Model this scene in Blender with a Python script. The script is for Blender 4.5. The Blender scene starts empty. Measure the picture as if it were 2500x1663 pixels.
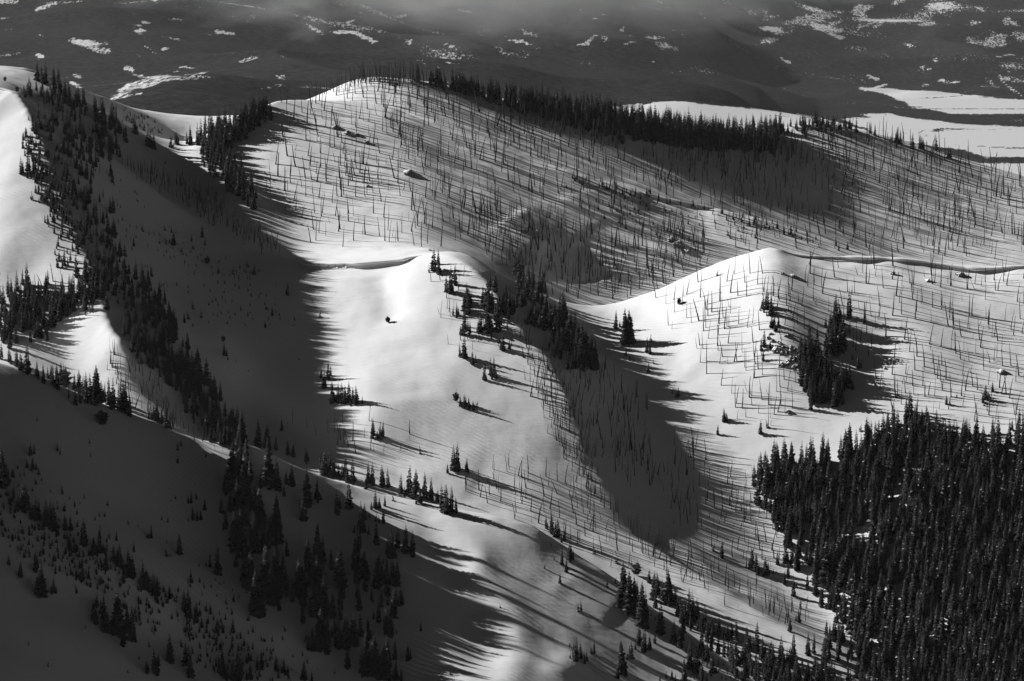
import bpy, bmesh, math, random, sys
import numpy as np
from mathutils import Vector, Matrix

C = bpy.context.scene.collection
# ------------------------------------------------------------------ camera
PITCH = math.radians(10.0)
F = 7089.0                      # focal length in photo pixels (photo 2500 x 1663)
CX, CY = 1250.0, 831.5
cam_d = bpy.data.cameras.new('camera')
cam_d.sensor_width = 36.0
cam_d.lens = F / 2500.0 * 36.0
cam_d.clip_start = 5.0
cam_d.clip_end = 60000.0
cam = bpy.data.objects.new('camera', cam_d)
cam.location = (0, 0, 0)
cam.rotation_euler = (math.pi / 2 - PITCH, 0, 0)
C.objects.link(cam)
bpy.context.scene.camera = cam

# ------------------------------------------------------------------ light
SUN = np.array([-1.0, 0.35, 0.0])
SUN /= np.linalg.norm(SUN)
SUN_EL = math.radians(26.0)
SUN = np.array([SUN[0] * math.cos(SUN_EL), SUN[1] * math.cos(SUN_EL), math.sin(SUN_EL)])
sd = bpy.data.lights.new('sun', 'SUN')
sd.energy = 5.0
sd.angle = math.radians(0.5)
sun = bpy.data.objects.new('sun', sd)
sun.rotation_euler = Vector(SUN).to_track_quat('Z', 'Y').to_euler()
C.objects.link(sun)
world = bpy.data.worlds.new("World")
bpy.context.scene.world = world
world.use_nodes = True
wn = world.node_tree
wn.nodes.clear()
sky = wn.nodes.new('ShaderNodeTexSky')
sky.sky_type = 'NISHITA'
sky.sun_disc = False
sky.sun_elevation = SUN_EL
sky.sun_rotation = math.atan2(SUN[0], SUN[1])
sky.altitude = 2500
sep = wn.nodes.new('ShaderNodeSeparateColor')       # black-and-white film behind a red filter: the blue sky counts by its red
bg = wn.nodes.new('ShaderNodeBackground')
bg.inputs['Strength'].default_value = 0.05
wo = wn.nodes.new('ShaderNodeOutputWorld')
wn.links.new(sky.outputs[0], sep.inputs[0])
flt = wn.nodes.new('ShaderNodeMath'); flt.operation = 'MULTIPLY'; flt.inputs[1].default_value = 0.15
wn.links.new(sep.outputs[0], flt.inputs[0])
wn.links.new(flt.outputs[0], bg.inputs[0])
wn.links.new(bg.outputs[0], wo.inputs[0])
vs = bpy.context.scene.view_settings
vs.view_transform = 'Standard'
vs.look = 'None'
vs.gamma = 1.0
vs.exposure = 0.42
cy = bpy.context.scene.cycles
cy.max_bounces = 5
cy.diffuse_bounces = 2
cy.glossy_bounces = 1
cy.volume_bounces = 0
cy.transparent_max_bounces = 8


# ------------------------------------------------------------------ photo pixel -> world
def ray(px, py):
    u = (np.asarray(px, float) - CX) / F
    v = (CY - np.asarray(py, float)) / F
    dy = math.cos(PITCH) + v * math.sin(PITCH)
    dz = -math.sin(PITCH) + v * math.cos(PITCH)
    return u / dy, dz / dy          # x and z per metre of distance y


def P3(px, py, d):
    a, b = ray(px, py)
    return np.array([a * d, d, b * d])


def proj(x, y, z):
    cz = y * math.cos(PITCH) - z * math.sin(PITCH)
    cv = y * math.sin(PITCH) + z * math.cos(PITCH)
    return CX + F * x / cz, CY - F * cv / cz


# ------------------------------------------------------------------ terrain lines: (photo px, photo py, distance in m)
# crest lines may fold (sharp), the others stay smooth
CREST = {
 'main': [(92,176,1820),(128,225,1780),(170,285,1758),(260,375,1738),(330,425,1724),(400,480,1706),(500,545,1679),(610,602,1650),(700,628,1640),
          (740,640,1632),(800,645,1625),(900,640,1620),(1030,622,1618),(1060,612,1615),(1130,613,1612),(1180,640,1605),(1240,680,1600),
          (1290,705,1600),(1380,738,1600),(1440,747,1605),(1500,742,1610),(1600,712,1612),(1700,665,1612),(1780,632,1610),(1850,612,1605),
          (1893,600,1600),(1925,619,1600),(2000,622,1600),(2100,625,1600),(2200,630,1598),(2300,640,1595),(2400,650,1590),(2500,642,1585),
          (2700,630,1580),(3000,620,1580),(3400,640,1580)],
 'spurA': [(-600,150,1760),(-200,185,1715),(0,213,1700),(45,228,1690),(80,300,1660),(110,370,1630),(140,440,1605),(170,520,1575),(192,600,1545),
           (225,660,1520),(235,700,1505),(262,800,1470),(300,850,1452),(350,905,1446),(400,960,1441),(480,1050,1424),(560,1130,1402),(700,1230,1345)],
 'behindA': [(60,165,1920),(150,200,1930),(200,222,1935),(260,240,1940),(330,270,1940),(400,305,1940),(460,338,1930)],
 'spurQ': [(110,195,1812),(200,240,1815),(300,300,1825),(345,318,1835),(430,345,1835),(450,350,1832)],
 'B2': [(450,350,1832),(500,330,1834),(560,300,1836),(600,282,1838),(640,262,1840),(665,248,1845),(700,243,1850),(770,243,1855),
        (860,247,1855),(935,256,1850),(1000,280,1841),(1100,315,1831),(1200,348,1820),(1300,390,1810),(1400,420,1802),(1500,450,1798),
        (1600,475,1795),(1700,495,1792),(1800,520,1788),(1900,547,1783),(2000,577,1776),(2080,603,1768),(2150,630,1760),(2300,680,1745)],
 'B1': [(650,290,2060),(700,262,2050),(775,240,2040),(800,222,2030),(850,198,2020),(900,187,2010),(1000,193,2000),(1060,200,2000),(1130,215,2006),
        (1200,235,2008),(1300,255,2010),(1400,270,2012),(1500,285,2014),(1600,305,2024),(1700,325,2036),(1800,335,2050),(1850,330,2060),
        (1900,318,2072),(1950,305,2080),(2000,298,2086),(2050,305,2088),(2100,318,2088),(2200,340,2088),(2300,370,2084),(2400,400,2075),
        (2500,432,2062),(2700,480,2040),(3000,560,2000)],
 'S2': [(1060,612,1615),(1110,625,1600),(1160,660,1580),(1190,690,1570),(1220,740,1550),(1290,830,1520),(1340,880,1505),(1380,960,1480),
        (1400,1020,1465),(1430,1090,1450),(1450,1150,1435),(1500,1230,1415),(1560,1310,1395),(1640,1360,1380),(1750,1430,1355),
        (1900,1520,1330),(2050,1620,1300),(2250,1760,1260)],
 'fg': [(-900,600,1240),(-400,745,1240),(-200,820,1240),(0,885,1240),(60,900,1240),(130,930,1240),(200,965,1242),(260,990,1243),(330,1010,1245),(420,1050,1248),(500,1080,1250),
        (560,1090,1250),(640,1110,1252),(700,1130,1255),(800,1165,1258),(870,1190,1260),(960,1210,1260),(1050,1225,1255),(1120,1240,1252),
        (1200,1255,1246),(1300,1280,1242),(1350,1310,1239),(1400,1350,1235),(1500,1412,1224),(1580,1480,1212),(1700,1560,1197),
        (1800,1640,1182),(1900,1720,1165),(2100,1850,1140),(2400,2050,1100)],
}
SOFT = {
 'plateau': [(-600,120,1870),(-200,150,1860),(0,170,1845),(60,170,1832),(92,176,1820)],
 'leftA1': [(0,300,1669),(0,420,1615),(0,500,1578),(0,620,1535),(60,700,1516)],
 'leftA2': [(-250,400,1640),(-250,550,1600),(-250,700,1540),(-250,850,1490)],
 'leftlow': [(0,830,1472),(100,760,1495),(100,860,1460),(0,870,1455)],
 'leftpatch': [(150,875,1460),(250,930,1440),(350,1000,1415),(450,1050,1397)],
 'leftval': [(-300,1000,1360),(0,960,1370),(150,1020,1350),(300,1090,1340),(450,1160,1330),(600,1210,1320)],
 'gully': [(450,350,1832),(500,410,1795),(560,480,1748),(640,560,1702),(720,612,1680),(800,622,1660),(950,608,1655),(1060,602,1650)],
 'behindAval': [(280,345,1905),(380,382,1904),(440,390,1900)],
 'val2': [(1200,665,1640),(1300,720,1655),(1380,752,1665),(1500,758,1675),(1650,725,1690),(1850,690,1700),(2100,700,1700),(2500,760,1690),(3000,780,1680)],
 'val1': [(700,300,1950),(800,300,1930),(1000,320,1905),(1200,380,1870),(1400,448,1870),(1600,502,1868),(1800,552,1870),(2000,606,1884),(2200,652,1896),(2500,700,1870),(2900,740,1850)],
 'T': [(690,650,1618),(740,760,1568),(815,880,1518),(900,970,1474),(950,1010,1460),(1000,1100,1440),(1050,1195,1408),(1200,1262,1385),(1350,1340,1362),
       (1500,1435,1335),(1700,1580,1290),(1900,1700,1240),(2100,1820,1210)],
 'darkface': [(400,700,1562),(550,850,1510),(650,1000,1480),(750,1080,1450),(500,650,1600)],
 'G2': [(1410,760,1590),(1440,830,1560),(1500,900,1530),(1560,1000,1500),(1590,1100,1465),(1625,1220,1434),(1690,1315,1411),(1790,1380,1396),
        (1890,1430,1384),(2000,1485,1370),(2150,1580,1330),(2350,1720,1280)],
 'F5a': [(1880,700,1568),(1900,800,1535),(1930,900,1510),(1960,960,1495),(1900,1100,1463)],
 'F5b': [(2150,800,1535),(2100,1000,1480),(2500,1050,1450),(2500,900,1500),(2500,750,1550)],
 'F5c': [(2200,1250,1405),(2500,1350,1370),(2500,1663,1290),(2250,1560,1325),(2900,1663,1290),(2900,1050,1450)],
 'fgbot': [(-400,1500,1090),(0,1663,1073),(250,1663,1098),(500,1663,1125),(750,1663,1137),(1000,1663,1142),(1200,1663,1138),(1400,1663,1152),(1600,1663,1168),(1750,1663,1174)],
 'fgbot2': [(-400,1900,1030),(0,1900,1028),(600,1900,1079),(1200,1900,1078),(1700,1900,1111)],
 'back1': [(200,420,2250),(800,420,2250),(1400,480,2280),(2000,500,2290),(2500,560,2280)],
}
X0, X1, Y0, Y1, H = -640.0, 640.0, 860.0, 2300.0, 2.5


def densify(pl, step):
    out = []
    pts = [P3(*p) for p in pl]
    for a, b in zip(pts[:-1], pts[1:]):
        n = max(1, int(np.linalg.norm((b - a)[:2]) / step))
        for k in range(n):
            out.append(a + (b - a) * k / n)
    out.append(pts[-1])
    return np.array(out)


def smooth_line(pts, it):
    p = pts.copy()
    for _ in range(it):
        q = p.copy()
        q[1:-1] = (p[:-2] + 2 * p[1:-1] + p[2:]) / 4
        p = q
    return p


def solve():
    crest = [smooth_line(densify(v, 2.0), 6) for v in CREST.values()]
    soft = [smooth_line(densify(v, 2.0), 12) for v in SOFT.values()]
    z = None
    for lev in (32, 16, 8, 4, 2, 1):
        h = H * lev
        nx, ny = int(round((X1 - X0) / h)) + 1, int(round((Y1 - Y0) / h)) + 1
        num = np.zeros((ny, nx)); den = np.zeros((ny, nx)); kink = np.ones((ny, nx))
        for lst, w, is_c in ((crest, 1.0, True), (soft, 0.25, False)):
            for L in lst:
                i = np.round((L[:, 0] - X0) / h).astype(int); j = np.round((L[:, 1] - Y0) / h).astype(int)
                ok = (i >= 0) & (i < nx) & (j >= 0) & (j < ny)
                np.add.at(num, (j[ok], i[ok]), L[ok, 2] * w); np.add.at(den, (j[ok], i[ok]), w)
                if is_c:
                    kink[j[ok], i[ok]] = 0.03
        tgt = np.where(den > 0, num / np.maximum(den, 1e-9), 0)
        W = np.where(den > 0, np.minimum(den, 3.0), 0) * 2.0 / (lev ** .5)
        mem = 0.0006 * lev * lev           # a little tension
        if z is None:
            z = np.full((ny, nx), tgt[den > 0].mean())
        else:
            yy = np.linspace(0, z.shape[0] - 1, ny); xx = np.linspace(0, z.shape[1] - 1, nx)
            z = bilin(z, yy[:, None] + 0 * xx[None], xx[None] + 0 * yy[:, None])
        cxx = kink[:, 1:-1]; cyy = kink[1:-1, :]
        cxy = 2 * np.minimum(np.minimum(kink[1:, 1:], kink[:-1, :-1]), np.minimum(kink[1:, :-1], kink[:-1, 1:]))

        def A(v):
            r = W * v
            a = cxx * (v[:, 2:] - 2 * v[:, 1:-1] + v[:, :-2])
            r[:, 2:] += a; r[:, :-2] += a; r[:, 1:-1] -= 2 * a
            a = cyy * (v[2:] - 2 * v[1:-1] + v[:-2])
            r[2:] += a; r[:-2] += a; r[1:-1] -= 2 * a
            a = cxy * (v[1:, 1:] - v[1:, :-1] - v[:-1, 1:] + v[:-1, :-1])
            r[1:, 1:] += a; r[1:, :-1] -= a; r[:-1, 1:] -= a; r[:-1, :-1] += a
            a = mem * (v[:, 1:] - v[:, :-1]); r[:, 1:] += a; r[:, :-1] -= a
            a = mem * (v[1:] - v[:-1]); r[1:] += a; r[:-1] -= a
            return r
        b = W * tgt
        r = b - A(z); p = r.copy(); rs = (r * r).sum()
        for it in range({32: 800, 16: 800, 8: 500, 4: 300, 2: 150, 1: 60}[lev]):
            Ap = A(p); al = rs / max((p * Ap).sum(), 1e-12)
            z = z + al * p; r = r - al * Ap
            rn = (r * r).sum()
            if rn < 1e-6: break
            p = r + (rn / rs) * p; rs = rn
    return z


def bilin(g, fj, fi):
    fj = np.clip(fj, 0, g.shape[0] - 1.001); fi = np.clip(fi, 0, g.shape[1] - 1.001)
    j = fj.astype(int); i = fi.astype(int); a = fj - j; b = fi - i
    return (g[j, i] * (1 - a) * (1 - b) + g[j + 1, i] * a * (1 - b) + g[j, i + 1] * (1 - a) * b + g[j + 1, i + 1] * a * b)


_rs = np.random.RandomState(7)


def vnoise(x, y, wl, seed):
    """smooth lattice noise in -1..1 at wavelength wl"""
    g = np.random.RandomState(seed).uniform(-1, 1, (128, 128))
    fx = np.asarray(x) / wl; fy = np.asarray(y) / wl
    i = np.floor(fx).astype(int); j = np.floor(fy).astype(int)
    a = fx - i; b = fy - j
    a = a * a * a * (a * (a * 6 - 15) + 10); b = b * b * b * (b * (b * 6 - 15) + 10)
    i0 = i % 128; j0 = j % 128; i1 = (i + 1) % 128; j1 = (j + 1) % 128
    return g[j0, i0] * (1 - a) * (1 - b) + g[j0, i1] * a * (1 - b) + g[j1, i0] * (1 - a) * b + g[j1, i1] * a * b


Z = solve()


def height(x, y):
    return bilin(Z, (np.asarray(y) - Y0) / H, (np.asarray(x) - X0) / H)


def hit(px, py, dmin=900.0):
    """first meeting of the pixel's ray with the terrain: (x, y, z, ok)"""
    px = np.atleast_1d(np.asarray(px, float)); py = np.atleast_1d(np.asarray(py, float))
    a, b = ray(px, py)
    d = np.full(px.shape, dmin); done = np.zeros(px.shape, bool); out = np.full(px.shape, np.nan)
    prev = d.copy()
    for dd in np.arange(dmin, Y1, 2.0):
        below = (b * dd) < height(a * dd, np.full(px.shape, dd))
        new = below & ~done
        out[new] = dd
        done |= below
    lo = out - 2; hi = out.copy()
    for _ in range(8):
        mid = (lo + hi) / 2
        m = (b * mid) < height(a * np.nan_to_num(mid, nan=1000.), np.nan_to_num(mid, nan=1000.))
        hi = np.where(m, mid, hi); lo = np.where(m, lo, mid)
    return a * hi, hi, height(a * np.nan_to_num(hi, nan=1000.), np.nan_to_num(hi, nan=1000.)), done


# ------------------------------------------------------------------ ribs, gullies and steps drawn on the faces
# (kind, height, width, photo line): 'r' bump (gully if negative); 's' step: the ground right of the line (walking along it) sinks by height and comes back over width
FEAT = [
 ('r', 1.6, 22, [(945,262),(950,330),(985,420),(1010,500),(1030,590)]),
 ('r', 3.4, 16, [(1240,530),(1280,560),(1310,590),(1350,610)]),                   # nose
 ('r', -3.6, 20, [(1370,590),(1410,640),(1450,690)]),                              # hollow right of it
 ('r', 1.5, 18, [(1400,470),(1440,520),(1470,560)]),
 ('r', 1.5, 18, [(1560,520),(1600,590),(1640,660)]),
 ('r', -2.3, 9, [(935,652),(940,700),(950,740),(965,790)]),                                 # chutes in the bowl
 ('r', 0.6, 18, [(1010,650),(1015,740),(1000,850)]),
 ('r', -1.5, 18, [(1010,830),(980,900),(1000,980)]),
 ('r', 2.0, 16, [(560,470),(610,510),(660,560)]),
 ('r', 4.0, 12, [(450,355),(505,405),(560,460),(620,510)]),
 ('r', 3.2, 16, [(1890,612),(1885,690),(1900,790),(1930,880),(1960,950)]),         # rocky rib under the peak
 ('r', -1.8, 20, [(2000,660),(2010,760),(2050,880)]),
 ('r', 1.8, 20, [(2180,680),(2230,800),(2260,930)]),
 ('r', -2.0, 16, [(2080,900),(2120,860),(2200,780)]),
 ('r', 1.5, 16, [(1690,720),(1700,820),(1750,900)]),
 ('r', -3.0, 7, [(1545,1265),(1620,1325),(1720,1395),(1850,1448)]),
 ('r', 2.5, 14, [(215,740),(240,800),(300,870)]),                                  # knob low on the left spur
 ('r', -2.1, 12, [(1020,1275),(1100,1390),(1140,1470),(1170,1560),(1215,1660)]),   # the lit hump on the near ridge
 ('r', 1.1, 8, [(1085,1280),(1170,1340),(1180,1420),(1230,1480),(1275,1540),(1265,1610),(1230,1663)]),
 ('r', .7, 5, [(1180,1345),(1165,1380),(1150,1430),(1120,1470)]),
 ('r', 1.0, 20, [(1010,1185),(1080,1160),(1170,1180)]),
 ('r', 1.0, 12, [(1380,1400),(1440,1450),(1520,1500)]),
 ('r', 1.5, 8, [(1350,1663),(1385,1620),(1430,1625)]),
 ('r', 4.5, 16, [(0,1150),(150,1270),(300,1370),(480,1450),(640,1540),(780,1640)]),  # the fold across the dark near slope
 ('r', -3.0, 14, [(0,1400),(200,1480),(400,1560),(560,1660)]),
 ('r', 3.0, 14, [(560,1060),(600,1150),(650,1260)]),
]


def seg_field(P, X, Y):
    """signed distance to a polyline (left positive), and the parameter 0..1 along it"""
    L = np.concatenate([[0], np.cumsum(np.linalg.norm(np.diff(P, axis=0), axis=1))])
    best = np.full(X.shape, 1e9); side = np.ones(X.shape); t = np.zeros(X.shape)
    for k in range(len(P) - 1):
        a, b = P[k], P[k + 1]
        ab = b - a; l2 = (ab ** 2).sum()
        u = np.clip(((X - a[0]) * ab[0] + (Y - a[1]) * ab[1]) / l2, 0, 1)
        dx = X - a[0] - u * ab[0]; dy = Y - a[1] - u * ab[1]
        d = np.hypot(dx, dy); m = d < best
        best = np.where(m, d, best); side = np.where(m, np.sign(ab[0] * dy - ab[1] * dx), side)
        t = np.where(m, (L[k] + u * math.sqrt(l2)) / L[-1], t)
    return best, side, t


def apply_features():
    global Z
    ny, nx = Z.shape
    X, Y = np.meshgrid(X0 + H * np.arange(nx), Y0 + H * np.arange(ny))
    add = np.zeros_like(Z)
    for kind, A, w, line in FEAT:
        p = np.array(line, float)
        x, y, z, ok = hit(p[:, 0], p[:, 1])
        P = np.stack([x, y], 1)[ok]
        if len(P) < 2: continue
        # a finer, rounded line
        Q = [P[0]]
        for a, b in zip(P[:-1], P[1:]):
            for k in range(1, 6): Q.append(a + (b - a) * k / 5)
        Q = smooth_line(np.array(Q), 6)
        lo = Q.min(0) - 3 * w; hi = Q.max(0) + 3 * w
        i0, i1 = np.clip(((np.array([lo[0], hi[0]]) - X0) / H).astype(int), 0, nx); j0, j1 = np.clip(((np.array([lo[1], hi[1]]) - Y0) / H).astype(int), 0, ny)
        d, sd_, t = seg_field(Q, X[j0:j1, i0:i1], Y[j0:j1, i0:i1])
        taper = np.clip(np.minimum(t, 1 - t) * 5 + 0.25, 0, 1)
        add[j0:j1, i0:i1] += A * np.exp(-(d / w) ** 2) * taper
    Z = Z + add


apply_features()
# finer grid with the roll and flutes of wind-packed snow
H2 = H / 2
ny, nx = (Z.shape[0] - 1) * 2 + 1, (Z.shape[1] - 1) * 2 + 1
_j, _i = np.meshgrid(np.arange(ny) / 2.0, np.arange(nx) / 2.0, indexing='ij')
Z = bilin(Z, _j, _i); H = H2
for _ in range(2):
    Z[1:-1, 1:-1] = (Z[1:-1, 1:-1] * 4 + Z[:-2, 1:-1] + Z[2:, 1:-1] + Z[1:-1, :-2] + Z[1:-1, 2:]) / 8
_X, _Y = X0 + H * _i * 2, Y0 + H * _j * 2
_wx = _X + 6 * vnoise(_X, _Y, 60, 3)
_near = .45 + .55 * np.clip((_Y - 1290) / 60, 0, 1)
Z = Z + 0.8 * _near * vnoise(_wx, _Y, 55, 1) + 0.38 * _near * vnoise(_wx + 0.4 * _Y, _Y - .4 * _X, 23, 2) + 0.16 * vnoise(_X, _Y, 9, 4) + 0.06 * vnoise(_X + _Y, (_Y - _X) * .5, 5, 5)


# cornices: (photo line with distance, size); the ground drops away under the lip on the camera's side
LIPS = [
 ([(715,632,1637),(760,642,1630),(800,645,1625),(850,643,1622),(900,640,1620),(970,632,1619),(1030,622,1618)], 1.5),
 ([(1900,606,1600),(1930,620,1600),(2000,622,1600),(2060,624,1600),(2100,625,1600),(2150,627,1599),(2200,630,1598),(2250,635,1597),(2300,640,1595),(2400,650,1590),(2450,648,1588),(2500,642,1585),(2600,636,1582)], 1.3),
 ([(-100,200,1708),(0,213,1700),(45,228,1690)], 1.0),
 ([(1560,466,1796),(1620,480,1794),(1700,495,1792),(1760,510,1790)], 0.9),
]


def lip_path(line):
    return smooth_line(densify(line, 1.5), 8)


for _l, _s in LIPS:
    Q = lip_path(_l)[::4, :2]
    lo = Q.min(0) - 35; hi = Q.max(0) + 35
    i0, i1 = np.clip(((np.array([lo[0], hi[0]]) - X0) / H).astype(int), 0, nx); j0, j1 = np.clip(((np.array([lo[1], hi[1]]) - Y0) / H).astype(int), 0, ny)
    d, sd_, t = seg_field(Q, _X[j0:j1, i0:i1], _Y[j0:j1, i0:i1])
    tp = np.clip(np.minimum(t, 1 - t) * 7, 0, 1)
    Z[j0:j1, i0:i1] -= tp * _s * 1.7 * (1 + .5 * vnoise(_X[j0:j1, i0:i1], _Y[j0:j1, i0:i1], 14, 91)) * (sd_ < 0) * np.clip(d / 1.2, 0, 1) * np.exp(-d / 26.0) * np.clip((34 - d) / 20, 0, 1)
del _j, _i, _wx, _X, _Y


# ------------------------------------------------------------------ materials
def mat(name, col, rough=0.9, spec=0.1):
    m = bpy.data.materials.new(name); m.use_nodes = True
    b = m.node_tree.nodes['Principled BSDF']
    b.inputs['Base Color'].default_value = (col, col, col, 1)
    b.inputs['Roughness'].default_value = rough
    b.inputs['Specular IOR Level'].default_value = spec
    return m


M_snow = mat('snow', 0.8)
_nt = M_snow.node_tree; _b = _nt.nodes['Principled BSDF']
_tc = _nt.nodes.new('ShaderNodeTexCoord')


def _bump(scale, stretch, rot, dist, detail, prev=None):
    mp = _nt.nodes.new('ShaderNodeMapping'); mp.inputs['Scale'].default_value = stretch; mp.inputs['Rotation'].default_value = (0, 0, rot)
    n = _nt.nodes.new('ShaderNodeTexNoise'); n.inputs['Scale'].default_value = scale; n.inputs['Detail'].default_value = detail; n.inputs['Distortion'].default_value = .1
    bp = _nt.nodes.new('ShaderNodeBump'); bp.inputs['Distance'].default_value = dist; bp.inputs['Strength'].default_value = 1.0
    _nt.links.new(_tc.outputs['Object'], mp.inputs[0]); _nt.links.new(mp.outputs[0], n.inputs['Vector']); _nt.links.new(n.outputs[0], bp.inputs['Height'])
    if prev: _nt.links.new(prev.outputs[0], bp.inputs['Normal'])
    return bp


_b1 = _bump(.45, (.22, 1.0, .6), .35, .10, 2)          # wind ripples lie across the slope
_b2 = _bump(.16, (1.0, .5, .5), -.5, .10, 2, _b1)      # broad flutes
_wv = _nt.nodes.new('ShaderNodeTexWave'); _wv.wave_type = 'BANDS'; _wv.bands_direction = 'Y'
_wv.inputs['Scale'].default_value = .13; _wv.inputs['Distortion'].default_value = 5.0; _wv.inputs['Detail'].default_value = 2.0; _wv.inputs['Detail Scale'].default_value = .35
_wm = _nt.nodes.new('ShaderNodeMapping'); _wm.inputs['Rotation'].default_value = (0, 0, .5)
_nt.links.new(_tc.outputs['Object'], _wm.inputs[0]); _nt.links.new(_wm.outputs[0], _wv.inputs['Vector'])
_mn = _nt.nodes.new('ShaderNodeTexNoise'); _mn.inputs['Scale'].default_value = .02; _nt.links.new(_tc.outputs['Object'], _mn.inputs['Vector'])
_mr = _nt.nodes.new('ShaderNodeMapRange'); _mr.inputs[1].default_value = .42; _mr.inputs[2].default_value = .62; _nt.links.new(_mn.outputs[0], _mr.inputs[0])
_mm = _nt.nodes.new('ShaderNodeMath'); _mm.operation = 'MULTIPLY'; _nt.links.new(_wv.outputs['Fac'], _mm.inputs[0]); _nt.links.new(_mr.outputs[0], _mm.inputs[1])
_b3 = _nt.nodes.new('ShaderNodeBump'); _b3.inputs['Distance'].default_value = .10; _nt.links.new(_mm.outputs[0], _b3.inputs['Height']); _nt.links.new(_b2.outputs[0], _b3.inputs['Normal'])
_nt.links.new(_b3.outputs[0], _b.inputs['Normal'])


def mesh_np(name, verts, faces, material, parent=None, smooth=False):
    me = bpy.data.meshes.new(name)
    n = faces.shape[1]
    me.vertices.add(len(verts)); me.vertices.foreach_set('co', np.ascontiguousarray(verts, np.float32).ravel())
    me.loops.add(faces.size); me.loops.foreach_set('vertex_index', np.ascontiguousarray(faces, np.int32).ravel())
    me.polygons.add(len(faces)); me.polygons.foreach_set('loop_start', np.arange(0, faces.size, n, dtype=np.int32))
    if smooth:
        me.polygons.foreach_set('use_smooth', np.ones(len(faces), bool))
    me.update()
    me.materials.append(material)
    o = bpy.data.objects.new(name, me); C.objects.link(o)
    if parent: o.parent = parent
    return o


def grid_faces(ny, nx):
    idx = np.arange(ny * nx).reshape(ny, nx)
    return np.stack([idx[:-1, :-1], idx[:-1, 1:], idx[1:, 1:], idx[1:, :-1]], -1).reshape(-1, 4)


def build_terrain():
    ny, nx = Z.shape
    X, Y = np.meshgrid(X0 + H * np.arange(nx), Y0 + H * np.arange(ny))
    v = np.stack([X, Y, Z], -1).reshape(-1, 3)
    o = mesh_np('snow_terrain', v, grid_faces(ny, nx), M_snow, smooth=True)
    o['kind'] = 'structure'


build_terrain()


def build_lip(line, size, seed):
    Q = lip_path(line); Q[:, 2] = height(Q[:, 0], Q[:, 1] + 1.0)
    Q = smooth_line(Q, 4)
    n = len(Q); R = np.random.RandomState(seed)
    T = np.gradient(Q[:, :2], axis=0); T /= np.linalg.norm(T, axis=1)[:, None]
    N = np.stack([T[:, 1], -T[:, 0]], 1)
    prof = np.array([(-7, -1.2), (-4, -.25), (-2, .12), (0, .3), (1.2, .28), (1.9, .08), (2.2, -.3), (2.0, -.65), (1.3, -.8), (.7, -1.2), (.5, -1.8), (1.2, -3.4)])
    s_ = np.arange(n) * 1.5
    amp = size * (.85 + .5 * vnoise(s_, 0 * s_ + 3.3, 26, seed) + .4 * vnoise(s_, 0 * s_ + 7.7, 8, seed + 1)) * np.clip(np.minimum(np.arange(n), n - 1 - np.arange(n)) / (n * .12), .15, 1)
    V = np.zeros((n, len(prof), 3))
    for k, (a, b) in enumerate(prof):
        V[:, k, :2] = Q[:, :2] + N * (a * amp)[:, None]
        V[:, k, 2] = Q[:, 2] + b * amp
    o = mesh_np('snow_cornice', V.reshape(-1, 3), grid_faces(n, len(prof)), M_snow, smooth=True)
    o['kind'] = 'structure'


for _k, (_l, _s) in enumerate(LIPS): build_lip(_l, _s, 60 + _k)


# ------------------------------------------------------------------ the far country: forested hills with snowy openings, and the ranch fields
FARL = [
 [(-900,700,2500),(1000,700,2500),(3400,800,2500)],
 [(-900,430,3500),(700,400,3600),(1400,420,3900)],
 [(100,300,4300),(300,228,4400),(400,190,4500),(500,184,4550),(600,212,4500),(700,250,4400),(900,310,4300)],
 [(150,262,5300),(500,232,5400),(850,262,5300)],
 [(-900,120,7500),(0,115,7500),(250,95,7300),(800,125,7800),(1500,150,8300)],
 [(0,215,6000),(250,200,6000),(700,210,6200),(1200,230,6500)],
 [(-900,-90,10000),(0,-20,9500),(300,-60,9800),(800,-90,10500),(1600,-90,12000),(2000,-60,14000),(2500,-90,14000),(3400,-120,14000)],
 [(1100,160,8200),(1450,85,9500),(1550,110,9300),(1750,80,10000)],
 [(1300,300,6000),(1700,290,6500),(1900,300,7300)],
 [(1900,420,6700),(3400,420,6700)], [(1950,340,7474),(3400,340,7474)], [(2000,280,8127),(3400,280,8127)], [(2100,225,8840),(3400,225,8840)],
 [(1900,200,9400),(3400,215,9100)],
 [(1750,110,10500),(1950,90,11000),(2050,75,11500),(2200,120,11000),(2300,130,10700),(2420,75,11300),(2600,100,11000),(3400,100,11000)],
 [(1250,330,3500),(1400,300,3500),(1500,272,3500),(1600,253,3520),(1680,252,3520),(1760,262,3500),(1880,275,3480),(1980,290,3420),(2100,330,3300),(2250,400,3100)],
 [(1450,330,3250),(1640,330,3250),(1850,360,3200),(2000,390,3100)],
 [(1450,300,4100),(1640,320,4300),(1850,360,4300),(2150,420,4200)],
 [(2300,500,4500),(2700,520,4500),(3400,540,4500)],
]


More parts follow.
